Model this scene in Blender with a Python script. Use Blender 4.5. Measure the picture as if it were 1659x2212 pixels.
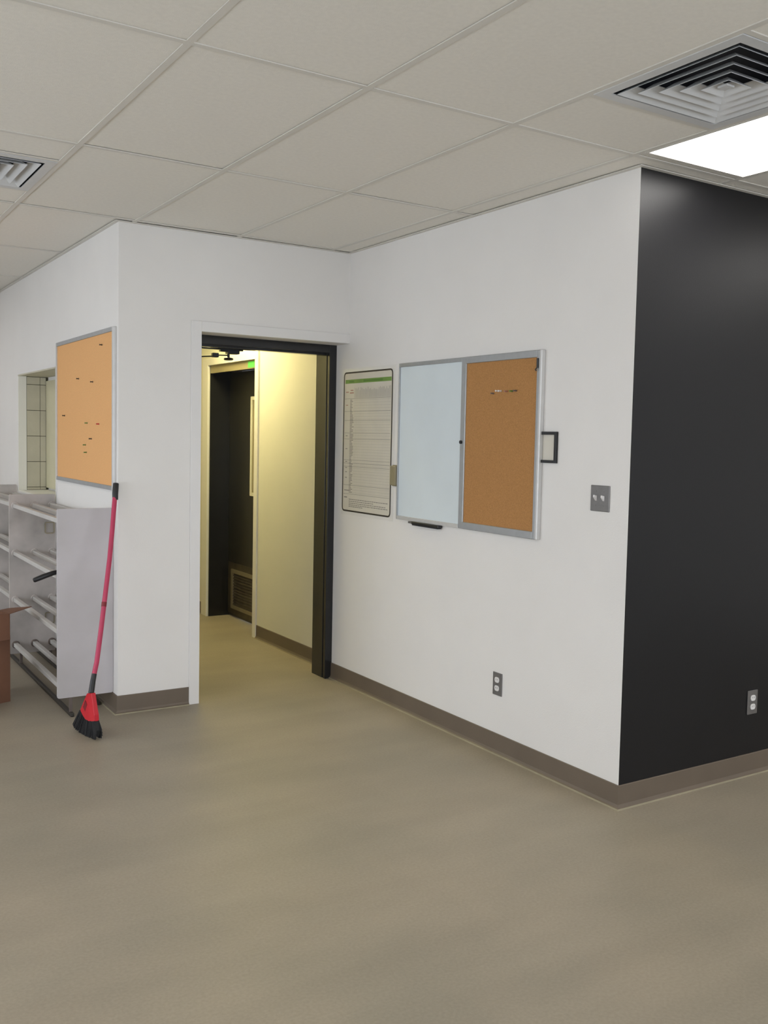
import bpy, bmesh, math, random
from mathutils import Vector, Matrix
random.seed(7)
for o in list(bpy.data.objects): bpy.data.objects.remove(o)
SC = bpy.context.scene; COL = SC.collection

# ---------------- main measures (metres) ----------------
XL, XI, YD, YR, H = 1.5472, 2.9759, 5.2768, 2.8719, 2.6928   # left wall, whiteboard wall, door wall, dark wall, ceiling
FY0, FY1 = 5.43, 5.612      # near steel door frame, front and back
HX = 3.06                   # right wall of the hall

# ---------------- camera ----------------
cd = bpy.data.cameras.new('camera'); cam = bpy.data.objects.new('camera', cd); COL.objects.link(cam)
r = Vector((0.837805721, -0.545531280, 0.021844809)); u = Vector((0.017489282, 0.066806944, 0.997612629)); f = Vector((0.545688279, 0.835423518, -0.065512191))
cam.matrix_world = Matrix(((r.x, u.x, -f.x, 0), (r.y, u.y, -f.y, 0), (r.z, u.z, -f.z, 1.55828), (0, 0, 0, 1)))
cd.sensor_fit = 'AUTO'; cd.sensor_width = 36; cd.lens = 2083.975/2212*36
cd.shift_x = -53.694/2212; cd.shift_y = -20.858/2212
cd.clip_start = .05; cd.clip_end = 100
SC.camera = cam

# ---------------- world, exposure ----------------
w = bpy.data.worlds.new('world'); SC.world = w; w.use_nodes = True
bg = w.node_tree.nodes['Background']; bg.inputs[0].default_value = (.83, .91, 1, 1); bg.inputs[1].default_value = 3.5
vs = SC.view_settings; vs.view_transform = 'Standard'; vs.look = 'None'; vs.gamma = 1; vs.use_curve_mapping = False
vs.exposure = 0.38
LAMP = 8.5            # radiance of the room's ceiling lights
HALL = 27.0           # radiance of the hall's ceiling light

# ---------------- materials ----------------
def mat(name, col, rough=.6, metal=0, var=0, vscale=8, bump=0, bscale=60, spec=.5, col2=None, detail=4):
    m = bpy.data.materials.new(name); m.use_nodes = True
    nt = m.node_tree; b = nt.nodes['Principled BSDF']
    b.inputs['Roughness'].default_value = rough; b.inputs['Metallic'].default_value = metal
    b.inputs['Specular IOR Level'].default_value = spec
    c = (*col, 1)
    tc = nt.nodes.new('ShaderNodeTexCoord')
    n = nt.nodes.new('ShaderNodeTexNoise'); n.inputs['Scale'].default_value = vscale; n.inputs['Detail'].default_value = detail
    nt.links.new(tc.outputs['Object'], n.inputs['Vector'])
    rp = nt.nodes.new('ShaderNodeValToRGB')
    c2 = col2 or tuple(x*(1-var) for x in col)
    rp.color_ramp.elements[0].position = .3; rp.color_ramp.elements[1].position = .7
    rp.color_ramp.elements[0].color = (*c2, 1); rp.color_ramp.elements[1].color = c
    nt.links.new(n.outputs['Fac'], rp.inputs['Fac']); nt.links.new(rp.outputs['Color'], b.inputs['Base Color'])
    if bump:
        n2 = nt.nodes.new('ShaderNodeTexNoise'); n2.inputs['Scale'].default_value = bscale; n2.inputs['Detail'].default_value = 3
        nt.links.new(tc.outputs['Object'], n2.inputs['Vector'])
        bp = nt.nodes.new('ShaderNodeBump'); bp.inputs['Strength'].default_value = bump; bp.inputs['Distance'].default_value = .002
        nt.links.new(n2.outputs['Fac'], bp.inputs['Height']); nt.links.new(bp.outputs['Normal'], b.inputs['Normal'])
    return m
def emit(name, col, s):
    m = bpy.data.materials.new(name); m.use_nodes = True; nt = m.node_tree
    b = nt.nodes['Principled BSDF']; b.inputs['Base Color'].default_value = (.8, .8, .8, 1)
    b.inputs['Emission Color'].default_value = (*col, 1); b.inputs['Emission Strength'].default_value = s
    return m
M = {}
M['wall'] = mat('white_wall_paint', (.80, .775, .75), .55, var=.03, vscale=3, bump=.25, bscale=180, spec=.3)
M['black'] = mat('black_wall_paint', (.008, .008, .0095), .40, var=.08, vscale=3, bump=.12, bscale=180, spec=.4)
M['hall'] = mat('cream_wall_paint', (.72, .70, .62), .6, var=.03, vscale=3, bump=.15, bscale=180, spec=.3)
M['trim'] = mat('white_trim_paint', (.77, .75, .735), .4, var=.02, vscale=6)
M['frame'] = mat('dark_door_paint', (.017, .017, .018), .16, var=.1, vscale=9, bump=.03, bscale=80)
M['leaf'] = mat('dark_leaf_paint', (.016, .015, .012), .35, var=.15, vscale=4)
M['base'] = mat('brown_vinyl', (.155, .120, .088), .5, var=.12, vscale=5)
M['bead'] = mat('pale_sealant', (.34, .30, .20), .7, var=.2, vscale=14)
M['tile'] = mat('ceiling_board', (.80, .765, .70), .9, var=.05, vscale=60, bump=.35, bscale=260, spec=.1)
M['tee'] = mat('ceiling_grid_metal', (.67, .64, .585), .6, var=.03)
M['slab'] = mat('plenum_dark', (.03, .03, .03), .9)
M['vent'] = mat('vent_white_enamel', (.62, .62, .62), .45, var=.04, vscale=20)
M['ventdark'] = mat('vent_duct_dark', (.02, .022, .03), .8)
M['corkL'] = mat('light_cork', (.86, .475, .21), .9, var=.2, vscale=260, bump=.4, bscale=300, spec=.1)
M['corkR'] = mat('brown_cork', (.51, .26, .10), .9, var=.28, vscale=240, bump=.4, bscale=300, spec=.1)
M['alu'] = mat('brushed_aluminium', (.42, .43, .44), .42, metal=.55, var=.08, vscale=30)
M['alu2'] = mat('pale_aluminium', (.62, .61, .6), .4, metal=.3, var=.05, vscale=30)
M['wb'] = mat('whiteboard_enamel', (.70, .765, .80), .32, var=.05, vscale=4)
M['paper'] = mat('chart_paper', (.66, .62, .54), .45, var=.05, vscale=9)
M['lam'] = mat('clear_laminate_margin', (.74, .72, .695), .3, var=.03)
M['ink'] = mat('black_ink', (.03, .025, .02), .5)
M['grey_ink'] = mat('grey_ink', (.23, .215, .19), .6)
M['faint_ink'] = mat('faint_grey_ink', (.36, .34, .31), .6)
M['red_ink'] = mat('red_ink', (.38, .17, .13), .6)
M['green_ink'] = mat('green_ink', (.19, .34, .075), .5, var=.2, vscale=12)
M['dgreen_ink'] = mat('dark_green_ink', (.10, .22, .04), .5)
M['beige'] = mat('beige_plastic', (.28, .24, .145), .5, var=.06)
M['steel'] = mat('brushed_steel_plate', (.21, .20, .195), .42, metal=.5, var=.12, vscale=40)
M['toggle'] = mat('white_plastic', (.75, .73, .72), .35)
M['socket'] = mat('grey_white_plastic', (.55, .52, .51), .4)
M['hole'] = mat('slot_black', (.01, .01, .01), .8)
M['bplastic'] = mat('black_plastic', (.012, .012, .014), .38, var=.1)
M['pink'] = mat('pink_red_plastic', (.50, .035, .10), .35, var=.1, vscale=20)
M['red'] = mat('red_plastic', (.62, .015, .03), .38, var=.12, vscale=15)
M['dred'] = mat('deep_red_plastic', (.20, .008, .015), .5)
M['bristle'] = mat('charcoal_bristles', (.018, .018, .02), .7, var=.4, vscale=40)
M['rack'] = mat('worn_grey_plastic', (.58, .53, .505), .55, vscale=4.5, col2=(.34, .315, .295), detail=8, bump=.1, bscale=30)
M['rackf'] = mat('pale_grey_plastic', (.55, .52, .54), .5, vscale=3, col2=(.46, .435, .44), detail=6, bump=.1, bscale=40)
M['rod'] = mat('off_white_rod', (.56, .535, .51), .5, var=.15, vscale=6)
M['grime'] = mat('grime_brown', (.16, .125, .11), .8, var=.3)
M['card'] = mat('brown_cardboard', (.19, .088, .05), .85, var=.22, vscale=7, bump=.2, bscale=90)
M['card2'] = mat('tan_cardboard', (.50, .33, .16), .85, var=.1, vscale=7)
M['block'] = mat('glazed_block', (.60, .56, .43), .5, var=.14, vscale=6, bump=.2, bscale=60)
M['mortar'] = mat('dark_mortar', (.09, .08, .05), .9)
M['creamw'] = mat('cream_white_paint', (.86, .84, .76), .5, var=.02)
M['cream'] = mat('cream_panel_paint', (.62, .58, .40), .5, var=.04)
M['kick'] = mat('tarnished_kick_plate', (.12, .10, .075), .34, metal=.6, var=.35, vscale=12)
M['grille'] = mat('grille_metal', (.34, .30, .22), .35, metal=.6, var=.15)
M['green_tag'] = mat('green_label', (.10, .55, .10), .5)
M['lamp'] = emit('lamp_diffuser', (1, .97, .93), LAMP)
M['lamph'] = emit('hall_lamp_diffuser', (1, .87, .42), HALL)
# floor
m = mat('sealed_concrete', (.335, .285, .215), .48, vscale=1.7, col2=(.278, .244, .188), detail=9, bump=.12, bscale=120, spec=.35)
nt = m.node_tree; b = nt.nodes['Principled BSDF']
rp = [n for n in nt.nodes if n.type == 'VALTORGB'][0]
tc = [n for n in nt.nodes if n.type == 'TEX_COORD'][0]
n3 = nt.nodes.new('ShaderNodeTexNoise'); n3.inputs['Scale'].default_value = 95; n3.inputs['Detail'].default_value = 3
nt.links.new(tc.outputs['Object'], n3.inputs['Vector'])
mp = nt.nodes.new('ShaderNodeMapping'); mp.inputs['Scale'].default_value = (.35, 1.6, 1); mp.inputs['Rotation'].default_value = (0, 0, .5)
nt.links.new(tc.outputs['Object'], mp.inputs['Vector'])
n4 = nt.nodes.new('ShaderNodeTexNoise'); n4.inputs['Scale'].default_value = 2.6; n4.inputs['Detail'].default_value = 6
nt.links.new(mp.outputs['Vector'], n4.inputs['Vector'])
def mul(a, fac_out, lo, hi):
    mr = nt.nodes.new('ShaderNodeMapRange'); mr.inputs['From Min'].default_value = .3; mr.inputs['From Max'].default_value = .7
    mr.inputs['To Min'].default_value = lo; mr.inputs['To Max'].default_value = hi
    nt.links.new(fac_out, mr.inputs['Value'])
    vm = nt.nodes.new('ShaderNodeVectorMath'); vm.operation = 'SCALE'
    nt.links.new(a, vm.inputs[0]); nt.links.new(mr.outputs['Result'], vm.inputs['Scale']); return vm.outputs[0]
o1 = mul(rp.outputs['Color'], n3.outputs['Fac'], .93, 1.06); o1 = mul(o1, n4.outputs['Fac'], .93, 1.05)
nt.links.new(o1, b.inputs['Base Color'])
M['floor'] = m

# ---------------- helpers ----------------
class MB:
    def __init__(s): s.v = []; s.f = []; s.mi = []; s.k = 0
    def poly(s, pts):
        i = len(s.v); s.v += [tuple(p) for p in pts]; s.f.append(tuple(range(i, i+len(pts)))); s.mi.append(s.k); return s
    def hexa(s, P):   # 8 points: bottom 4 ccw, top 4 ccw
        i = len(s.v); s.v += [tuple(p) for p in P]
        for q in ((3, 2, 1, 0), (4, 5, 6, 7), (0, 1, 5, 4), (1, 2, 6, 5), (2, 3, 7, 6), (3, 0, 4, 7)):
            s.f.append(tuple(i+k for k in q)); s.mi.append(s.k)
        return s
    def box(s, x0, x1, y0, y1, z0, z1):
        return s.hexa([(x0, y0, z0), (x1, y0, z0), (x1, y1, z0), (x0, y1, z0), (x0, y0, z1), (x1, y0, z1), (x1, y1, z1), (x0, y1, z1)])
    def tube(s, pts, rad, seg=10, cap=True):
        pts = [Vector(p) for p in pts]; n = len(pts); rad = rad if isinstance(rad, (list, tuple)) else [rad]*n
        i0 = len(s.v); up = None
        for k, p in enumerate(pts):
            t = (pts[min(k+1, n-1)]-pts[max(k-1, 0)]).normalized()
            if up is None: up = Vector((0, 0, 1)) if abs(t.z) < .9 else Vector((1, 0, 0))
            a = t.cross(up).normalized(); bb = a.cross(t).normalized(); up = bb
            for j in range(seg):
                th = 2*math.pi*j/seg; s.v.append(tuple(p+(a*math.cos(th)+bb*math.sin(th))*rad[k]))
        for k in range(n-1):
            for j in range(seg):
                a0 = i0+k*seg+j; a1 = i0+k*seg+(j+1) % seg
                s.f.append((a0, a1, a1+seg, a0+seg)); s.mi.append(s.k)
        if cap:
            s.f.append(tuple(i0+j for j in range(seg))[::-1]); s.mi.append(s.k)
            s.f.append(tuple(i0+(n-1)*seg+j for j in range(seg))); s.mi.append(s.k)
        return s
    def prism(s, pts, off):   # polygon extruded by vector off
        off = Vector(off); P = [Vector(p) for p in pts]; n = len(P); i = len(s.v)
        s.v += [tuple(p) for p in P]+[tuple(p+off) for p in P]
        s.f.append(tuple(range(i, i+n))[::-1]); s.mi.append(s.k); s.f.append(tuple(range(i+n, i+2*n))); s.mi.append(s.k)
        for j in range(n):
            s.f.append((i+j, i+(j+1) % n, i+n+(j+1) % n, i+n+j)); s.mi.append(s.k)
        return s
    def build(s, name, material, parent=None, bevel=0, smooth=False):
        me = bpy.data.meshes.new(name)
        me.from_pydata(s.v, [], s.f)
        for mm in (material if isinstance(material, (list, tuple)) else [material]): me.materials.append(mm)
        me.polygons.foreach_set('material_index', s.mi)
        bm = bmesh.new(); bm.from_mesh(me); bmesh.ops.recalc_face_normals(bm, faces=bm.faces)
        if bevel:
            bmesh.ops.bevel(bm, geom=[e for e in bm.edges], offset=bevel, segments=2, affect='EDGES', profile=.5, clamp_overlap=True)
        bm.to_mesh(me); bm.free()
        if smooth:
            for p in me.polygons: p.use_smooth = True
            me.set_sharp_from_angle(angle=math.radians(40))
        o = bpy.data.objects.new(name, me); COL.objects.link(o)
        if parent: 
            o.parent = parent; o.matrix_parent_inverse = Matrix.Translation(-parent.location)
        return o
def B(*a): return MB().box(*a)
def tag(o, label=None, cat=None, group=None, kind=None):
    if label: o['label'] = label
    if cat: o['category'] = cat
    if group: o['group'] = group
    if kind: o['kind'] = kind
    return o
def thing(name, label, cat, loc, group=None):
    o = bpy.data.objects.new(name, None); COL.objects.link(o); o.location = loc; o.empty_display_size = .05
    return tag(o, label, cat, group)
def struct(o): o['kind'] = 'structure'; return o
def sempty(name, loc=(0, 0, 0)):
    o = bpy.data.objects.new(name, None); COL.objects.link(o); o.location = loc; return struct(o)

# ================= SETTING =================
X0, X1, Y0, Y1 = -2.7, 6.2, -2.6, 10.4
struct(B(X0-.15, X1+.15, Y0-.15, Y1+.15, -.12, 0).build('floor', M['floor']))

# walls of the room
# left wall: a solid 0.3 thick with the niche cut in it
NY0, NY1, NZ0, NZ1, NXB = 6.675, 7.885, 1.092, 1.985, 1.765
wl = MB(); xb = 1.86
wl.box(XL, xb, FY0, NY0, 0, H).box(XL, xb, NY1, Y1, 0, H).box(XL, xb, NY0, NY1, 0, NZ0).box(XL, xb, NY0, NY1, NZ1, H).box(NXB, xb, NY0, NY1, NZ0, NZ1)
struct(wl.build('wall_left', M['wall']))
wc = MB(); wc.box(XL, 2.015, YD, FY0, 0, H).box(2.015, XI, YD, FY0, 2.14, H)
struct(wc.build('wall_center', M['wall']))
wr = MB(); wr.box(XI, HX, YR, FY1, 0, H)
wro = struct(wr.build('wall_right', [M['wall'], M['black']]))
for p in wro.data.polygons:
    if p.normal.y < -.9: p.material_index = 1
struct(B(HX, X1, YR, YR+.14, 0, H).build('wall_far_right', M['black']))
RX0, RX1 = -2.5, 5.2
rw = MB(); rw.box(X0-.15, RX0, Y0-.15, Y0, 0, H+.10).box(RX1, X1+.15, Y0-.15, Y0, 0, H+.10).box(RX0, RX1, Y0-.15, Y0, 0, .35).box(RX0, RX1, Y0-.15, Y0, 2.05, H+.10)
struct(rw.build('wall_rear', M['wall']))
struct(B(X1, X1+.15, Y0, YR+.14, 0, H+.10).build('wall_outer_right', M['wall']))
struct(B(X0, XL, Y1, Y1+.15, 0, H+.10).build('wall_far', M['wall']))
wo = MB(); WY0, WY1, WZ0, WZ1 = 1.6, 7.6, .45, 1.95
wo.box(X0-.15, X0, Y0, WY0, 0, H+.10).box(X0-.15, X0, WY1, Y1+.15, 0, H+.10).box(X0-.15, X0, WY0, WY1, 0, WZ0).box(X0-.15, X0, WY0, WY1, WZ1, H+.10)
struct(wo.build('wall_outer_left', M['wall']))
# unseen windows: left one lets daylight in, rear one added to brighten door wall
def window(name, along_x, a0, a1, w0, z0, z1, n):
    win = sempty(name, (a0, w0, z0) if along_x else (w0, a0, z0))
    bx = (lambda p, q, za, zb: B(p, q, w0-.10, w0-.04, za, zb)) if along_x else (lambda p, q, za, zb: B(w0-.10, w0-.04, p, q, za, zb))
    for k in range(n+1):
        c = a0+k*(a1-a0)/n; bx(max(a0, c-.03), min(a1, c+.03), z0, z1).build('window_bar', M['frame'], win)
    for z in (z0, z1-.05): bx(a0, a1, z, z+.05).build('window_rail', M['frame'], win)
    ld = bpy.data.lights.new('daylight_portal', 'AREA'); ld.shape = 'RECTANGLE'; ld.size = a1-a0; ld.size_y = z1-z0; ld.cycles.is_portal = True
    lo = bpy.data.objects.new('daylight_portal', ld); COL.objects.link(lo)
    lo.location = ((a0+a1)/2, w0-.13, (z0+z1)/2) if along_x else (w0-.13, (a0+a1)/2, (z0+z1)/2)
    lo.rotation_euler = (math.radians(90), 0, 0 if not along_x else 0)
    d = Vector((0, 1, 0)) if along_x else Vector((1, 0, 0)); lo.rotation_euler = d.to_track_quat('-Z', 'Z').to_euler()
window('window_1', False, WY0, WY1, X0, WZ0, WZ1, 4)
window('added_window_3', True, RX0, RX1, Y0, .35, 2.05, 6)  # added opening behind the camera, lights the door wall

# hall walls
DY0, DY1 = 6.85, 7.815     # far door opening
hw = MB()
hw.box(HX, HX+.30, FY1, DY0, 0, H).box(HX, HX+.30, DY1, 9.6, 0, H).box(HX, HX+.30, DY0, DY1, 2.14, H)
struct(hw.build('wall_hall_right', M['hall']))
struct(B(xb, xb+.04, FY1, 9.6, 0, H).build('wall_hall_left', M['hall']))
struct(B(xb, HX+.30, 9.6, 9.7, 0, H).build('wall_hall_end', M['hall']))
hb = MB(); hb.box(xb+.04, 2.0, FY0+.002, FY1, 0, H).box(2.0, HX, FY0+.002, FY1, 2.142, H)
struct(hb.build('wall_hall_front', M['hall']))

# niche lining: cream reveal, blocks, back panel
niche = sempty('window_2', (1.6, 7.2, NZ0))
MB().box(XL-.004, 1.602, NY1-.014, NY1+.0, NZ0, NZ1).build('jamb', M['creamw'], niche)
MB().box(XL-.004, 1.79, NY0, NY0+.012, NZ0, NZ1).build('jamb', M['trim'], niche)
MB().box(XL-.006, NXB, NY0, NY1, NZ0-.004, NZ0+.008).build('sill', M['creamw'], niche)
MB().box(XL-.004, NXB, NY0, NY1, NZ1-.01, NZ1+.0).build('head', M['block'], niche)
for (a, bb, c, d) in ((NY0-.018, NY0, NZ0-.018, NZ1+.018), (NY1, NY1+.018, NZ0-.018, NZ1+.018)):
    B(XL-.005, XL, a, bb, c, d).build('edge_bead', M['trim'], niche)
for z in (NZ0-.018, NZ1): B(XL-.005, XL, NY0, NY1, z, z+.018).build('edge_bead', M['trim'], niche)
B(1.602, NXB, NY1-.006, NY1, NZ0, NZ1).build('mortar', M['mortar'], niche)
zs = [NZ0+.008, 1.122, 1.320, 1.518, 1.716, 1.914, NZ1-.012]
for (xa, xc) in ((1.605, 1.700), (1.703, 1.7445)):
    for k in range(len(zs)-1):
        B(xa, xc, NY1-.013+random.uniform(-.001, .001), NY1-.005, zs[k]+.0022, zs[k+1]-.0022).build('block', M['block'], niche)
B(NXB-.02, NXB, 7.02, NY1-.02, 1.118, 1.945).build('back_panel', M['cream'], niche)
B(NXB-.03, NXB-.001, 6.72, 7.0, NZ0+.008, 1.95).build('shutter_edge', M['grille'], niche)

# ceiling: boards, tees, wall angle, slab
ceil = struct(B(X0-.15, X1+.15, Y0-.15, Y1+.15, H+.10, H+.16).build('ceiling', M['slab']))
gx, gy = 1.018, 2.782; px, py = .6067, 1.2192
VL = (gx-px, gx, 4.30, 4.912)                       # vent above the left wall
VR = (gx+2*px, gx+3*px, 1.790, 2.400)               # vent near the dark wall
LT = (gx+3*px, gx+4*px, 2.135, 2.742)               # light panel near the dark wall
lights = [LT, (gx-2*px, gx-px, 2.17, 2.782), (gx-2*px, gx-px, -.27, .343), (gx-5*px, gx-4*px, 2.17, 2.782),
          (gx+3*px, gx+4*px, -.27, .343), (gx+6*px, gx+7*px, 1.56, 2.17), (gx-4*px, gx-3*px, 5.83, 6.44), (gx-2*px, gx-px, 8.27, 8.88), (gx+1*px, gx+2*px, -1.49, -.88)]  # all after LT are unseen, added to brighten the room and its ceiling
HL = (gx+2*px, gx+3*px, 6.60, 7.21)                 # light in the hall
holes = [VL, VR] + lights + [HL]
tile_cache = {}
def tile(x0, x1, y0, y1):
    if x1-x0 < .03 or y1-y0 < .03: return
    key = (round(x1-x0, 3), round(y1-y0, 3))
    if key not in tile_cache:
        a, bb = (x1-x0)/2-.003, (y1-y0)/2-.003
        t = MB().hexa([(-a+.005, -bb+.005, 0), (a-.005, -bb+.005, 0), (a-.005, bb-.005, 0), (-a+.005, bb-.005, 0), (-a, -bb, .015), (a, -bb, .015), (a, bb, .015), (-a, bb, .015)]).build('ceiling_tile', M['tile'])
        tile_cache[key] = t.data
    else:
        t = bpy.data.objects.new('ceiling_tile', tile_cache[key]); COL.objects.link(t)
    t.location = ((x0+x1)/2, (y0+y1)/2, H+.003+random.uniform(0, .002)); t.rotation_euler = (random.uniform(-.0012, .0012), random.uniform(-.002, .002), 0)
    t.parent = ceil
for i in range(-9, 10):
    xa, xc = gx+i*px, gx+(i+1)*px
    if xa < X0-.01 or xc > X1+.05: continue
    for j in range(-5, 7):
        ya, yc = gy+j*py, gy+(j+1)*py
        if xa > XI+.1 and ya > YR and not yc < YR: continue
        if xa < XI < xc and ya > YR and ya < FY1: xe = XI+.02
        else: xe = xc
        if yc > Y1+.9 or ya < Y0-.9: continue
        cuts = sorted([h for h in holes if abs(h[0]-xa) < .02 and h[2] < yc-.02 and h[3] > ya+.02], key=lambda h: h[2])
        if not cuts: tile(xa, xe, ya, yc); continue
        y = ya
        for h in cuts:
            if h[2] > y: tile(xa, xc, y, h[2])
            y = max(y, h[3])
        if y < yc: tile(xa, xc, y, yc)
def tee(x0, x1, y0, y1):
    o = B(x0, x1, y0, y1, H-.0006, H+.003).build('ceiling_tee', M['tee'], ceil); return o
for i in range(-9, 10):
    x = gx+i*px
    if X0 < x < X1: tee(x-.0115, x+.0115, Y0, YR if x > HX else Y1)
for j in range(-5, 7):
    y = gy+j*py
    if Y0 < y < Y1:
        for i in range(-9, 10):
            xa, xc = gx+i*px, gx+(i+1)*px
            if xa < X0-.01 or xc > X1 or (xa > XI and y > YR): continue
            if any(abs(h[0]-xa) < .02 and h[2]+.02 < y < h[3]-.02 for h in holes): continue
            tee(xa+.0115, xc-.0115, y-.0115, y+.0115)
for h in holes:
    for y in (h[2], h[3]): tee(h[0]+.0115, h[1]-.0115, y-.0105, y+.0105)
# wall angles
def angle(x0, x1, y0, y1): struct(B(x0, x1, y0, y1, H-.004, H-.0005).build('trim_1', M['tee']))
angle(XL, XI, YD-.022, YD); angle(XL-.022, XL, YD-.022, Y1); angle(XI-.022, XI, YR-.022, YD-.022); angle(XI, X1, YR-.022, YR)

# baseboards along a path, room side to the left of travel
def offset_path(path, d):
    out = []; n = len(path)
    for i in range(n):
        p = Vector(path[i]); ds = []
        if i > 0: ds.append((p-Vector(path[i-1])).normalized())
        if i < n-1: ds.append((Vector(path[i+1])-p).normalized())
        ns = [Vector((-t.y, t.x)) for t in ds]
        if len(ns) == 1: o = ns[0]*d
        else:
            m_ = (ns[0]+ns[1]).normalized(); o = m_*(d/max(.2, m_.dot(ns[0])))
        out.append(p+o)
    return out
def extrude_profile(name, path, prof, material, parent=None):
    s = MB(); n = len(path); k = len(prof)
    rings = [[(q.x, q.y, z) for q in offset_path(path, d)] for d, z in prof]
    for a in range(k):
        A, Bq = rings[a], rings[(a+1) % k]
        for i in range(n-1): s.poly([A[i], A[i+1], Bq[i+1], Bq[i]])
    s.poly([rg[0] for rg in rings]); s.poly([rg[-1] for rg in rings][::-1])
    o = s.build(name, material, parent)
    bm = bmesh.new(); bm.from_mesh(o.data); bmesh.ops.remove_doubles(bm, verts=bm.verts, dist=1e-5); bmesh.ops.recalc_face_normals(bm, faces=bm.faces); bm.to_mesh(o.data); bm.free()
    return o
PB = [(0, .006), (.017, .006), (.011, .010), (.0065, .020), (.0055, .100), (.0035, .1026), (0, .1026)]
PD = [(0, 0), (.021, 0), (.019, .006), (0, .006)]
def baseboard(name, path):
    o = struct(extrude_profile(name, path, PB, M['base'])); extrude_profile('floor_bead', path, PD, M['bead'], o)
baseboard('baseboard_left', [(1.955, YD), (XL, YD), (XL, Y1)][::1])
baseboard('baseboard_right', [(X1, YR), (XI, YR), (XI, FY0)])
baseboard('baseboard_far', [(XL, Y1), (X0, Y1), (X0, Y0), (X1, Y0), (X1, YR)])
baseboard('baseboard_hall', [(HX, FY1), (HX, 6.79)])
baseboard('baseboard_hall', [(HX, 7.935), (HX, 9.6)])

# casing of the near doorway
cas = sempty('trim_2', (2.0, YD, 0))
B(1.955, 2.015, YD-.012, YD, 0, 2.198).build('side_casing', M['trim'], cas, .002)
B(2.015, XI, YD-.012, YD, 2.14, 2.198).build('head_casing', M['trim'], cas, .002)

# near door: steel frame, open leaf
d1 = sempty('door_1', (2.4, FY0, 0))
a = MB().box(2.926, XI, FY0, FY0+.028, 0, 2.14).box(2.934, XI, FY0+.028, FY0+.04, 0, 2.14).box(2.926, XI, FY0+.04, FY1, 0, 2.14)
a.build('frame_jamb', M['frame'], d1, .0015)
a = MB().box(2.000, 2.050, FY0, FY1, 0, 2.14); a.build('frame_jamb', M['frame'], d1, .0015)
a = MB().box(2.050, 2.926, FY0, FY0+.05, 2.09, 2.14).box(2.050, 2.926, FY0+.05, FY0+.11, 2.078, 2.14).box(2.050, 2.926, FY0+.11, FY1, 2.09, 2.14)
a.build('frame_head', M['frame'], d1, .0015)
B(2.012, 2.056, FY1+.01, FY1+.88, .008, 2.085).build('door_leaf', M['leaf'], d1, .002)
for z in (.25, 1.05, 1.85): MB().tube([(2.056, FY1+.006, z), (2.056, FY1+.006, z+.11)], .007).build('hinge', M['steel'], d1)

# far door in the hall wall
d2 = sempty('door_2', (HX, 7.3, 0))
B(HX-.014, HX, 6.79, 6.852, 0, 2.196).build('side_casing', M['trim'], d2, .002)
B(HX-.014, HX, DY1-.002, 7.935, 0, 2.196).build('side_casing', M['trim'], d2, .002)
B(HX-.014, HX, 6.852, DY1-.002, 2.14, 2.196).build('head_casing', M['trim'], d2, .002)
DX = 3.24
B(HX+.006, DX+.05, DY1-.012, DY1, 0, 2.14).build('frame_jamb', M['frame'], d2)
B(HX+.006, DX+.05, DY0, DY0+.03, 0, 2.14).build('frame_jamb', M['frame'], d2)
B(HX+.006, HX+.03, DY0+.03, DY1-.012, 2.075, 2.14).build('frame_head', M['beige'], d2)
B(HX+.03, DX+.05, DY0+.03, DY1-.012, 2.09, 2.14).build('frame_head', M['frame'], d2)
B(HX+.004, HX+.006, 6.90, 7.02, 2.083, 2.132).build('green_label', M['green_tag'], d2)['label'] = 'small green label on the door head'
B(DX, DX+.045, DY0+.03, DY1-.014, .01, 2.088).build('door_leaf', M['leaf'], d2)
k0 = B(DX-.003, DX, DY0+.05, 7.79, .03, .47).build('kick_plate', M['kick'], d2)
g = MB(); ga, gb_, gz0, gz1 = 7.08, 7.70, .078, .415
g.box(DX-.016, DX-.003, ga, ga+.035, gz0, gz1).box(DX-.016, DX-.003, gb_-.035, gb_, gz0, gz1).box(DX-.016, DX-.003, ga+.035, gb_-.035, gz0, gz0+.03).box(DX-.016, DX-.003, ga+.035, gb_-.035, gz1-.03, gz1)
g.build('grille_frame', M['grille'], d2)
for k in range(11):
    z = gz0+.036+k*.0245
    MB().hexa([(DX-.012, ga+.035, z), (DX-.003, ga+.035, z+.012), (DX-.003, gb_-.035, z+.012), (DX-.012, gb_-.035, z),
               (DX-.012, ga+.035, z+.003), (DX-.003, ga+.035, z+.015), (DX-.003, gb_-.035, z+.015), (DX-.012, gb_-.035, z+.003)]).build('grille_slat', M['kick'], d2)
lf = MB(); a0, a1, z0, z1 = 6.99, 7.335, 1.065, 1.875
lf.box(DX-.012, DX, a0, a0+.028, z0, z1).box(DX-.012, DX, a1-.028, a1, z0, z1).box(DX-.012, DX, a0+.028, a1-.028, z0, z0+.028).box(DX-.012, DX, a0+.028, a1-.028, z1-.028, z1)
lf.build('lite_frame', M['hall'], d2)
B(DX-.004, DX-.001, a0+.028, a1-.028, z0+.028, z1-.028).build('lite_pane', M['beige'], d2)
MB().tube([(DX, 6.94, .99), (DX-.05, 6.94, .99)], .02, 14).tube([(DX-.05, 6.93, .99), (DX-.05, 7.05, .99)], .009, 10).build('lever_handle', M['steel'], d2)

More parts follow.
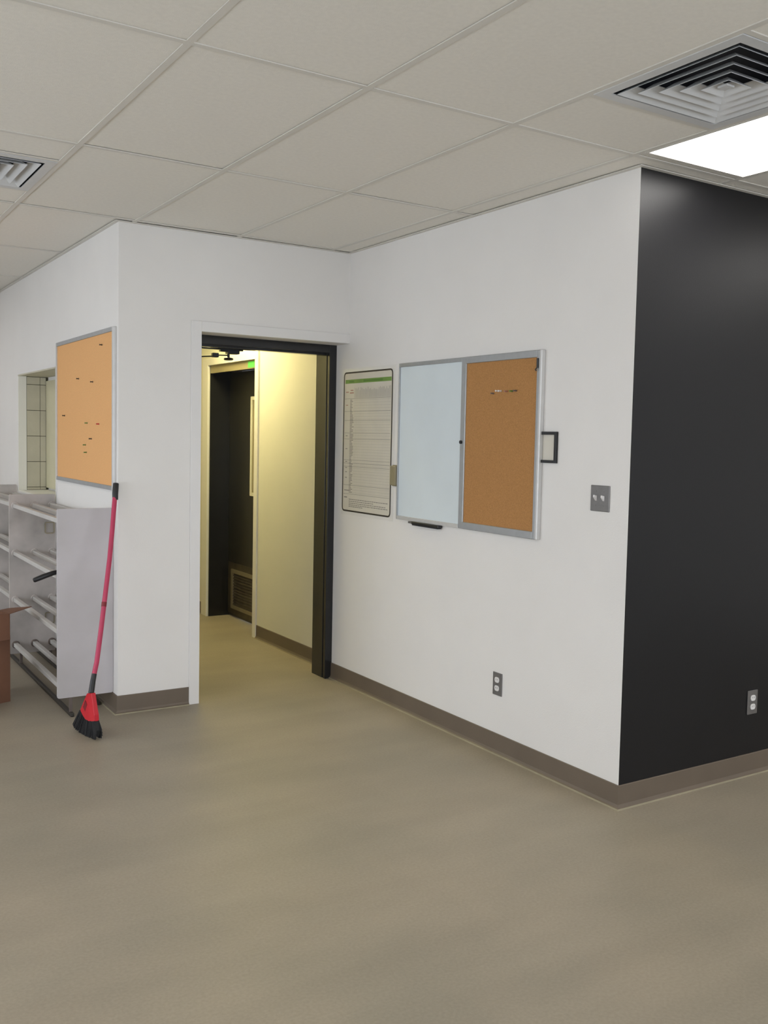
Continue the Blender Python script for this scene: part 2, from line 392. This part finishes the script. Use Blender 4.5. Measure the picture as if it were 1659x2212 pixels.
# ================= THINGS =================
# ---- ceiling lights and diffusers
def troffer(h, label, m, k=0):
    x0, x1, y0, y1 = h; t = thing('ceiling_light', label, 'light', ((x0+x1)/2, (y0+y1)/2, H), 'added unseen ceiling light panels' if k else None)
    e = .022
    s = MB().box(x0+.012, x1-.012, y0+.0115, y0+e, H-.002, H+.02).box(x0+.012, x1-.012, y1-e, y1-.0115, H-.002, H+.02)
    s.box(x0+.012, x0+e, y0+e, y1-e, H-.002, H+.02).box(x1-e, x1-.012, y0+e, y1-e, H-.002, H+.02)
    s.build('light_frame', M['tee'], t)
    B(x0+e, x1-e, y0+e, y1-e, H+.001, H+.006).build('diffuser', m, t)
    B(x0+.02, x1-.02, y0+.02, y1-.02, H+.03, H+.09).build('housing', M['vent'], t)
    return t
troffer(LT, 'glowing square ceiling light panel beside the top of the black wall', M['lamp'])
def where(h):
    x, y = (h[0]+h[1])/2, (h[2]+h[3])/2
    return ('far' if y > 7 else 'middle' if y > 4 else 'near' if y > 1 else 'rear' if y > -.8 else 'rearmost'), ('left' if x < 0 else 'central' if x < 2.6 else 'right')
for h in lights[1:]:
    fb, lr = where(h); side = ' beside the window' if h[0] < -1.5 else ''
    troffer(h, f'added unseen square ceiling light panel, the {fb} {lr} one{side}, out of the photographed frame', M['lamp'], 1)
troffer(HL, 'warm yellow ceiling light in the hall above the far black door', M['lamph'])
def vent(h, label):
    x0, x1, y0, y1 = h; cx, cy = (x0+x1)/2, (y0+y1)/2; t = thing('air_vent', label, 'vent', (cx, cy, H)); R1, R0 = .292, .252
    def ring(s, ro, zo, ri, zi, th):
        for (dx, dy) in ((1, 0), (0, 1), (-1, 0), (0, -1)):
            px_, py_ = -dy, dx
            P = lambda rr, sg, z: (cx+dx*rr+px_*sg*rr, cy+dy*rr+py_*sg*rr, z)
            s.hexa([P(ri, -1, zi), P(ro, -1, zo), P(ro, 1, zo), P(ri, 1, zi), P(ri, -1, zi+th), P(ro, -1, zo+th), P(ro, 1, zo+th), P(ri, 1, zi+th)])
        return s
    ring(MB(), R1, H-.003, R0, H-.003, .004).build('border', M['vent'], t)
    B(cx-R1+.01, cx+R1-.01, cy-R1+.01, cy+R1-.01, H+.092, H+.096).build('duct_back', M['ventdark'], t)
    ring(MB(), R0+.004, H+.001, R0+.002, H+.088, .004).build('duct_collar', M['ventdark'], t)
    for ro in (.238, .192, .146, .100, .054):
        ring(MB(), ro, H-.006, ro-.034, H+.020, .0016).build('louver', M['vent'], t)
    B(cx-.018, cx+.018, cy-.018, cy+.018, H-.002, H+.004).build('centre_plate', M['vent'], t)
vent(VL, 'white square louvred air vent in the ceiling at left edge of photo')
vent(VR, 'dark-looking square louvred air vent in ceiling beside the glowing light')

# ---- left cork board on the left wall
t = thing('cork_board', 'tall tan cork board with aluminium frame, on the left wall above the broom', 'cork board', (XL, 5.96, 1.24))
ca, cb, cz0, cz1 = 5.312, 6.612, 1.240, 2.134
B(XL-.012, XL-.002, ca+.015, cb-.015, cz0+.015, cz1-.015).build('cork_panel', M['corkL'], t)
B(XL-.020, XL, ca, ca+.022, cz0, cz1).build('frame_rail', M['alu2'], t, .002)
B(XL-.020, XL, cb-.020, cb, cz0, cz1).build('frame_rail', M['alu2'], t, .002)
B(XL-.020, XL, ca+.022, cb-.020, cz0, cz0+.024).build('frame_rail', M['alu'], t, .002)
B(XL-.020, XL, ca+.022, cb-.020, cz1-.024, cz1).build('frame_rail', M['alu'], t, .002)
def pin(p, axis, mhead, label, s=1.0):
    x, y, z = p; t = thing('push_pin', label, 'push pin', p, None)
    MB().tube([(x, y, z), (x-.006*s, y, z-.0005)], .0012*s, 6).build('needle', M['steel'], t)
    MB().tube([(x-.005*s, y, z), (x-.008*s, y, z), (x-.010*s, y, z), (x-.018*s, y, z), (x-.022*s, y, z)], [.0055*s, .0058*s, .0032*s, .0034*s, .006*s], 8).build('pin_head', mhead, t)
xs = XL-.012
for (y, z, mm, lb) in [(5.5355, 2.049, 'ink', 'dark push pin nearest the top right corner of the left cork board'),
    (6.0415, 1.880, 'ink', 'dark push pin on left cork board, left one of the upper pair'),
    (5.7264, 1.849, 'ink', 'dark push pin on left cork board, right one of the upper pair'),
    (6.3889, 1.659, 'ink', 'dark push pin nearest the left edge of the left cork board'),
    (5.8469, 1.611, 'dgreen_ink', 'green push pin in the middle of the left cork board'),
    (5.5998, 1.605, 'red', 'red push pin on the left cork board, right of the green pin'),
    (5.7558, 1.519, 'ink', 'black push pin on left cork board, just below the green pin'),
    (5.8882, 1.481, 'dgreen_ink', 'dull green push pin on left cork board, second from the bottom'),
    (5.8675, 1.437, 'dgreen_ink', 'lowest push pin on the left cork board')]:
    pin((xs, y, z), 0, M[mm], lb, .85)

# ---- whiteboard + cork combination board
t = thing('combination_board', 'aluminium-framed board, white writing half and brown cork half, on the right wall', 'board', (XI, 4.04, 1.10))
ya, yb, za, zb = 3.424, 4.662, 1.100, 1.984
B(XI-.010, XI-.002, 4.04, yb-.006, za+.012, zb-.012).build('whiteboard_panel', M['wb'], t)
B(XI-.012, XI-.002, ya+.03, 4.04, za+.03, zb-.03).build('cork_panel', M['corkR'], t)
B(XI-.018, XI, yb-.009, yb, za, zb).build('frame_rail', M['alu'], t, .0015)
B(XI-.018, XI, 4.058, yb-.009, zb-.021, zb).build('frame_rail', M['alu'], t, .0015)
B(XI-.020, XI, 4.058, yb-.009, za, za+.020).build('frame_rail', M['alu2'], t, .0015)
B(XI-.018, XI, 4.018, 4.058, za, zb).build('frame_mullion', M['alu'], t, .003)
B(XI-.022, XI, ya+.038, 4.018, zb-.034, zb).build('frame_rail', M['alu'], t, .003)
B(XI-.022, XI, ya+.038, 4.018, za, za+.036).build('frame_rail', M['alu'], t, .003)
B(XI-.022, XI, ya+.016, ya+.038, za, zb).build('frame_rail', M['alu'], t, .004)
B(XI-.026, XI, ya, ya+.016, za, zb).build('frame_rail', M['alu2'], t, .004)
for (y, z, mm, lb) in [(3.790, 1.792, 'grime', 'dull brown push pin, leftmost in the row on the right cork half'),
    (3.754, 1.803, 'toggle', 'white push pin, first of two white ones on the brown cork half'),
    (3.729, 1.802, 'toggle', 'white push pin beside the red one on the brown cork half'),
    (3.685, 1.799, 'red_ink', 'red push pin in the row on the brown cork half'),
    (3.643, 1.799, 'dgreen_ink', 'green push pin in the row on the brown cork half'),
    (3.615, 1.800, 'grime', 'dull brown push pin, rightmost in the row on the right cork half')]:
    pin((XI-.012, y, z), 0, M[mm], lb, .85)
t = thing('board_clip', 'small black clip on the top right of the aluminium board frame', 'clip', (XI-.026, 3.452, 1.92))
MB().tube([(XI-.026, 3.452, 1.945), (XI-.026, 3.452, 1.90)], .005, 8).build('clip_body', M['bplastic'], t)
MB().tube([(XI-.028, 3.455, 1.90), (XI-.034, 3.456, 1.893), (XI-.030, 3.455, 1.886)], .003, 8).build('clip_tip', M['bplastic'], t)
t = thing('magnet', 'tiny dark round magnet on the strip between white half and cork half', 'magnet', (XI-.019, 4.045, 1.548))
MB().tube([(XI-.018, 4.045, 1.548), (XI-.026, 4.045, 1.548)], .009, 14).build('magnet_body', M['bplastic'], t, smooth=True)
t = thing('whiteboard_eraser', 'slim black eraser hanging under the lower edge of the whiteboard half', 'eraser', (XI-.02, 4.35, 1.085))
B(XI-.034, XI-.004, 4.216, 4.478, 1.084, 1.100).build('eraser_body', M['bplastic'], t, .004)
B(XI-.031, XI-.008, 4.222, 4.472, 1.079, 1.084).build('felt_pad', M['ventdark'], t)
B(XI-.020, XI-.002, 4.478, 4.53, 1.086, 1.097).build('bracket', M['steel'], t)

# ---- laminated chart
t = thing('wall_chart', 'tall laminated chart with green header band and black outline, beside the doorway', 'poster', (XI, 5.03, 1.08))
B(XI-.0015, XI, 4.722, 5.338, 1.078, 1.985).build('laminate_margin', M['lam'], t)
B(XI-.0021, XI-.0015, 4.752, 5.321, 1.103, 1.959).build('sheet', M['paper'], t)
def rr_ring(y0, y1, z0, z1, rad, wdt, x, wz=None):
    s = MB(); out = []; inn = []; wz = wz or wdt
    for (cy, cz, a0) in ((y1-rad, z1-rad, 0), (y0+rad, z1-rad, 90), (y0+rad, z0+rad, 180), (y1-rad, z0+rad, 270)):
        for k in range(7):
            th = math.radians(a0+k*15)
            out.append((x, cy+rad*math.cos(th), cz+rad*math.sin(th))); inn.append((x, cy+(rad-wdt)*math.cos(th), cz+(rad-wz)*math.sin(th)))
    n = len(out)
    for i in range(n): s.poly([out[i], out[(i+1) % n], inn[(i+1) % n], inn[i]])
    return s
rr_ring(4.747, 5.326, 1.098, 1.964, .028, .011, XI-.0026, .0095).build('outline_print', M['ink'], t)
XP = XI-.0024
def strip(s, y0, y1, z0, z1, x=XP): s.poly([(x, y0, z0), (x, y0, z1), (x, y1, z1), (x, y1, z0)])
s = MB(); strip(s, 4.762, 5.306, 1.893, 1.917); s.build('header_band', M['green_ink'], t)
s = MB(); strip(s, 4.86, 5.085, 1.8985, 1.9105, XP-.0002); strip(s, 5.20, 5.26, 1.900, 1.909, XP-.0002); tag(s.build('header_text', M['dgreen_ink'], t), kind='stuff')
heavy = [1.799, 1.721, 1.666, 1.588, 1.5506, 1.4203, 1.400, 1.3797, 1.2637, 1.2085]
s = MB()
for z in heavy: strip(s, 4.765, 5.31, z-.0009, z+.0009)
s.build('table_rules', M['grey_ink'], t)
s = MB(); z = 1.79
while z > 1.21: strip(s, 4.765, 5.19, z-.0004, z+.0004); z -= .0168
for k in range(31): y = 4.768+k*.0142; strip(s, y-.00035, y+.00035, 1.21, 1.87, XP-.0001)
s.build('table_grid', M['faint_ink'], t)
s = MB(); z = 1.792
while z > 1.215:      # row names, illegible in the photo
    L = random.uniform(.02, .05); strip(s, 5.243-L, 5.243, z-.0035, z+.0005); z -= .0092
for z, n in ((1.176, 1), (1.164, .62), (1.152, .95), (1.141, .98), (1.131, .35)):
    y = 5.24
    while y > 5.24-.46*n: L = random.uniform(.012, .03); strip(s, y-L, y, z-.0022, z+.0022); y -= L+.004
strip(s, 5.262, 5.30, 1.184, 1.190); strip(s, 5.235, 5.30, 1.2285, 1.233)
for zc in (1.345, 1.372, 1.41, 1.49, 1.57, 1.31): strip(s, 5.268, 5.292, zc-.002, zc+.002)
tag(s.build('small_print', M['grey_ink'], t), kind='stuff')
s = MB()
for k in range(30):   # slanted column headings
    y = 4.772+k*.0142; zt_ = 1.868-random.uniform(0, .02)
    strip(s, y-.0022, y+.0022, 1.803, zt_)
s.build('column_headings', M['faint_ink'], t)
s = MB(); strip(s, 5.262, 5.297, 1.838, 1.843); strip(s, 5.205, 5.24, 1.848, 1.853); strip(s, 5.20, 5.248, 1.832, 1.838); strip(s, 5.268, 5.296, 1.758, 1.762)
tag(s.build('red_print', M['red_ink'], t), kind='stuff')

# ---- beige wall box half behind the board
t = thing('thermostat', 'small beige wall box between the chart and the whiteboard', 'thermostat', (XI, 4.69, 1.29))
B(XI-.026, XI, 4.664, 4.726, 1.290, 1.402).build('cover', M['beige'], t, .003)
B(XI-.004, XI, 4.664, 4.731, 1.285, 1.407).build('back_plate', M['beige'], t)
# ---- small black frame
t = thing('picture_frame', 'small black picture frame partly tucked behind the cork half of the board', 'picture frame', (XI, 3.40, 1.46))
B(XI-.003, XI, 3.325, 3.423, 1.466, 1.602).build('picture', M['paper'], t)
for a in ((3.322, 3.336, 1.462, 1.606), (3.336, 3.4235, 1.592, 1.606), (3.336, 3.4235, 1.462, 1.475)):
    B(XI-.014, XI, *a).build('frame_bar', M['bplastic'], t, .001)
# ---- switch plate
t = thing('light_switch', 'double toggle switch with steel plate near the corner of the black wall', 'switch', (XI, 3.04, 1.32))
B(XI-.006, XI, 2.981, 3.095, 1.263, 1.376).build('plate', M['steel'], t, .003)
for y in (3.061, 3.015):
    MB().hexa([(XI-.006, y-.005, 1.309), (XI-.006, y+.005, 1.309), (XI-.020, y+.004, 1.325), (XI-.020, y-.004, 1.325),
               (XI-.006, y-.005, 1.331), (XI-.006, y+.005, 1.331), (XI-.019, y+.004, 1.334), (XI-.019, y-.004, 1.334)]).build('toggle', M['toggle'], t)
    for z in (1.289, 1.350): MB().tube([(XI-.0055, y, z), (XI-.0075, y, z)], .003, 8).build('screw', M['steel'], t)
# ---- outlets
def outlet(origin, ax, nrm, label, mplate):
    t = thing('wall_outlet', label, 'outlet', origin); o = Vector(origin); ax = Vector(ax); n = Vector(nrm); 
    def bx(a0, a1, z0, z1, d0, d1):
        P = lambda a, d, z: tuple(o+ax*a+n*d+Vector((0, 0, z)))
        return MB().hexa([P(a0, d0, z0), P(a1, d0, z0), P(a1, d1, z0), P(a0, d1, z0), P(a0, d0, z1), P(a1, d0, z1), P(a1, d1, z1), P(a0, d1, z1)])
    bx(-.035, .035, -.057, .057, 0, .006).build('plate', mplate, t, .002)
    for zc in (.021, -.021):
        s = MB(); pts = []
        for k in range(16):
            th = 2*math.pi*k/16; pts.append(o+ax*(.017*math.cos(th))+n*.006+Vector((0, 0, zc+max(-.0135, min(.0135, .017*math.sin(th))))))
        so = s.prism(pts, n*.003).build('receptacle', M['toggle'], t)
        for a in (-.006, .006):
            bx(a-.001, a+.001, zc-.001, zc+.006, .009, .0094).build('slot', M['hole'], so)
    MB().tube([tuple(o+n*.006), tuple(o+n*.0078)], .003, 8).build('screw', M['steel'], t)
outlet((XI, 3.709, .352), (0, 1, 0), (-1, 0, 0), 'steel wall outlet low on the white right wall', M['steel'])
outlet((3.842, YR, .350), (1, 0, 0), (0, -1, 0), 'wall outlet low on the black wall', M['steel'])

# ---- door closer on the near door head
t = thing('door_closer', 'black door closer with arm under the head of the near doorway', 'door closer', (2.32, 5.64, 2.09))
B(2.322, 2.398, FY1+.009, FY1+.06, 2.058, 2.084).build('bracket', M['bplastic'], t, .003)
B(2.270, 2.322, FY1+.004, FY1+.03, 2.068, 2.078).build('bracket_bar', M['bplastic'], t)
B(2.15, 2.42, FY1+.0085, FY1+.02, 2.078, 2.12).build('mounting_plate', M['bplastic'], t)
MB().tube([(2.338, 5.655, 2.066), (2.338, 5.655, 2.034)], .008, 12).build('spindle', M['bplastic'], t)
MB().tube([(2.338, 5.655, 2.020), (2.338, 5.655, 2.024), (2.338, 5.655, 2.033), (2.338, 5.655, 2.038)], [.024, .03, .028, .010], 18).build('spindle_cap', M['bplastic'], t)
MB().tube([(2.338, 5.657, 2.05), (2.253, 5.66, 2.047)], .004, 8).build('arm', M['bplastic'], t)
B(2.232, 2.272, 5.645, 5.675, 2.033, 2.060).build('elbow', M['bplastic'], t, .004)
MB().tube([(2.24, 5.66, 2.040), (2.058, 5.80, 2.030)], .005, 8).build('arm', M['bplastic'], t)

# ---- rack
t = thing('drying_rack', 'long grey-white plastic rack with rows of rods against the left wall', 'rack', (1.40, 6.6, 0))
def rpanel(y, z0, mm, nm='end_panel', th=.02):
    s = MB(); x0, x1, z1, rad = 1.246, (1.5455 if mm is M['rackf'] else 1.534), 1.141, .008
    pts = []
    for (cx, cz, a0) in ((x1-rad, z1-rad, 0), (x0+rad, z1-rad, 90), (x0+rad, z0+rad, 180), (x1-rad, z0+rad, 270)):
        for k in range(4): th_ = math.radians(a0+k*30); pts.append((cx+rad*math.cos(th_), y, cz+rad*math.sin(th_)))
    o = s.prism(pts, (0, th, 0)).build(nm, mm, t); return o
pf = rpanel(5.36, .104, M['rackf']); pf['label'] = 'smooth pale grey front panel'
rpanel(6.66, .09, M['rack'], 'middle_panel'); rpanel(7.90, .09, M['rack'])
# the foot of the left wall side shows a dark seam beside the panel
for xx in (1.283, 1.402, 1.512):
    for zz in (1.068, .757, .450, .150):
        for (y0, y1) in ((5.38, 6.66), (6.68, 7.90)):
            B(xx-.014, xx+.014, y0, y1, zz-.013, zz+.013).build('rod', M['rod'], t, .003)
for xx in (1.283, 1.402, 1.512):
    for zz in (1.068, .757, .450, .150):
        MB().tube([(xx, 6.66, zz), (xx, 6.652, zz)], [.026, .022], 12).build('rod_socket', M['rack'] if zz > .2 else M['grime'], t)
for zc in (.917, .312):
    s = MB(); n_ = 24; out = []; inn = []
    for (cx, cz, a0) in ((1.528-.012, zc+.038-.012, 0), (1.468+.012, zc+.038-.012, 90), (1.468+.012, zc-.038+.012, 180), (1.528-.012, zc-.038+.012, 270)):
        for k in range(5): th_ = math.radians(a0+k*22.5); out.append((cx+.014*math.cos(th_), 6.652, cz+.014*math.sin(th_))); inn.append((cx+.006*math.cos(th_), 6.652, cz+.006*math.sin(th_)))
    n_ = len(out)
    for i in range(n_):
        j = (i+1) % n_
        s.hexa([out[i], out[j], inn[j], inn[i]]+[(p[0], 6.66, p[2]) for p in (out[i], out[j], inn[j], inn[i])])
    s.build('slot_rim', M['grille'], t)
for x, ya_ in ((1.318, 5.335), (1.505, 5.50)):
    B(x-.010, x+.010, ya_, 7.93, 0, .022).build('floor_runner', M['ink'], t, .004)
    for y in (6.665, 7.905)+((5.368,) if x < 1.4 else ()): B(x-.008, x+.008, y, y+.012, .020, .12).build('foot', M['grime'], t)
# ---- handle lying on the rack rods
t = thing('tool_handle', 'short black handle sticking out of the left side of the rack', 'handle', (1.27, 5.48, .775))
MB().tube([(1.147, 5.48, .744), (1.153, 5.48, .746), (1.20, 5.48, .763), (1.25, 5.48, .779), (1.30, 5.48, .787)], [.010, .0135, .0145, .0135, .012], 12).build('grip', M['bplastic'], t, smooth=True)
MB().tube([(1.30, 5.48, .787), (1.46, 5.50, .783)], .008, 10).build('shaft', M['bplastic'], t)

# ---- broom
t = thing('broom', 'pink-red handled angle broom with charcoal bristles leaning against the wall corner', 'broom', (1.31, 4.95, 0))
pole = [(1.5166, 5.2327, 1.2068), (1.487, 5.1805, 1.0239), (1.4639, 5.1423, .892), (1.4275, 5.0901, .7156), (1.384, 5.0275, .509), (1.3537, 4.9857, .3744), (1.3345, 4.9670, .312)]
MB().tube(pole, .0125, 14).build('pole', M['pink'], t, smooth=True)
MB().tube([(1.5191, 5.2327, 1.195), (1.5198, 5.237, 1.225), (1.5255, 5.248, 1.262), (1.5291, 5.255, 1.281), (1.5295, 5.2555, 1.286)], [.0150, .0158, .0158, .0155, .010], 14).build('hand_grip', M['bplastic'], t, smooth=True)
MB().tube([(1.4170, 5.075, .668), (1.4120, 5.068, .645)], .0135, 14).build('pole_joint', M['dred'], t, smooth=True)
MB().tube([(1.3365, 4.968, .318), (1.3275, 4.9579, .2867), (1.3132, 4.9391, .2279)], [.013, .0135, .0145], 14).build('ferrule', M['bplastic'], t, smooth=True)
P1 = Vector((1.285, 5.08, 0)); dd = Vector((.19612, -.98058, 0)); nn = Vector((-.98058, -.19612, 0))
def W(sv, z, off=0): return P1+dd*sv+nn*off+Vector((0, 0, max(0.001, z)))
cap = [(0.1182, 0.2226), (.080, .170), (0.0455, 0.1198), (0.0768, 0.0975), (0.1079, 0.085), (0.1438, 0.0835), (0.2044, 0.0948), (.202, .128), (0.1893, 0.1664), (0.1691, 0.2331)]
th = [.011, .012, .013, .014, .015, .015, .014, .013, .012, .011]
s = MB(); n = len(cap); i0 = len(s.v)
for sg in (1, -1):
    for (a, z), q in zip(cap, th): s.v.append(tuple(W(a, z, sg*q)))
    s.v.append(tuple(W(.135, .14, sg*.017)))
for q in range(2):
    o_ = q*(n+1)
    for j in range(n): s.f.append((o_+j, o_+(j+1) % n, o_+n)); s.mi.append(0)
for j in range(n): s.f.append((j, (j+1) % n, n+1+(j+1) % n, n+1+j)); s.mi.append(0)
s.build('cap', M['red'], t, .0025)
s = MB(); s.prism([W(a, z, .0135) for a, z in [(0.110, 0.186), (0.085, 0.146), (0.109, 0.128), (0.130, 0.168)]], nn*.003); s.build('cap_recess', M['dred'], t)
# bristles: dense solid core plus loose strands
bo = [(-0.0234, 0.0306), (-0.0128, 0.0108), (0.0559, 0.001), (0.1336, 0.001), (0.2196, 0.008), (0.2295, 0.0481)]
core = [(0.0455, 0.118), (-.016, .034), (-0.006, 0.016), (0.0559, 0.008), (0.1336, 0.008), (0.212, 0.016), (0.222, 0.050), (0.2044, 0.0948), (.1438, .0835), (.1079, .085), (.0768, .0975)]
s = MB(); s.prism([W(a, z, -.012) for a, z in core], nn*.024); s.build('bristle_block', M['bristle'], t, .003)
s = MB()
def lerp(a, b_, q): return tuple(a[k]+(b_[k]-a[k])*q for k in range(2))
bot = [(-.0234, .0306), (-.0128, .010), (.0559, .001), (.1336, .001), (.2196, .004), (.2295, .0481)]
top = [(0.0455, 0.1198), (0.0600, 0.108), (0.0900, 0.092), (0.1438, 0.0855), (0.1900, 0.092), (0.2044, 0.0965)]
for k in range(420):
    q = random.uniform(0, 5-1e-6); i = int(q); fr_ = q-i
    A = lerp(top[i], top[i+1], fr_); C = lerp(bot[i], bot[i+1], fr_); off = random.choice((-1, 1))*random.uniform(.011, .017)
    a = W(A[0], A[1]+.002, off*.85); c = W(C[0]+random.uniform(-.004, .004), C[1]+random.uniform(0, .006), off*1.15)
    e = dd*.0012; g_ = nn*.0012
    s.hexa([a-e-g_, a+e-g_, a+e+g_, a-e+g_, c-e-g_, c+e-g_, c+e+g_, c-e+g_])
tag(s.build('bristles', M['bristle'], t), kind='stuff')

# ---- cardboard box
t = thing('cardboard_box', 'open brown cardboard box at the left edge of the photo', 'box', (.88, 5.95, 0))
c0 = Vector((1.09, 5.82, 0)); e1 = Vector((-.94, -.342, 0)); e2 = Vector((-.342, .94, 0))
def bxp(a0, a1, b0, b1, z0, z1):
    P = lambda a, b_, z: tuple(c0+e1*a+e2*b_+Vector((0, 0, z)))
    return MB().hexa([P(a0, b0, z0), P(a1, b0, z0), P(a1, b1, z0), P(a0, b1, z0), P(a0, b0, z1), P(a1, b0, z1), P(a1, b1, z1), P(a0, b1, z1)])
Lx, Ly, hz = .44, .32, .512
bxp(0, Lx, 0, .005, 0, hz).build('side', M['card'], t); bxp(0, Lx, Ly-.005, Ly, 0, hz).build('side', M['card'], t)
bxp(0, .005, .005, Ly-.005, 0, hz).build('side', M['card'], t); bxp(Lx-.005, Lx, .005, Ly-.005, 0, hz).build('side', M['card'], t)
bxp(.005, Lx-.005, .005, Ly-.005, 0, .005).build('bottom', M['card'], t)
def flap(A, Bq, C, D, mm, nm='flap'):
    A, Bq, C, D = map(Vector, (A, Bq, C, D)); n_ = (Bq-A).cross(D-A).normalized()*.004
    return MB().prism([A, Bq, C, D], n_).build(nm, mm, t)
R_ = lambda a, b_, z: c0+e1*a+e2*b_+Vector((0, 0, z))
flap(R_(0, .0, hz), R_(0, Ly, hz-.045), R_(-.16, Ly-.03, hz-.026), R_(-.155, .03, hz+.018), M['card'])
flap(R_(0.04, Ly, hz), R_(Lx, Ly, hz), R_(Lx, Ly+.05, hz+.15), R_(0.05, Ly+.05, hz+.15), M['card2'])
flap(R_(Lx, 0, hz), R_(Lx, Ly, hz), R_(Lx+.14, Ly, hz+.05), R_(Lx+.14, 0, hz+.05), M['card'])
flap(R_(.01, 0, hz), R_(Lx, 0, hz), R_(Lx, -.05, hz-.14), R_(.03, -.05, hz-.14), M['card'])
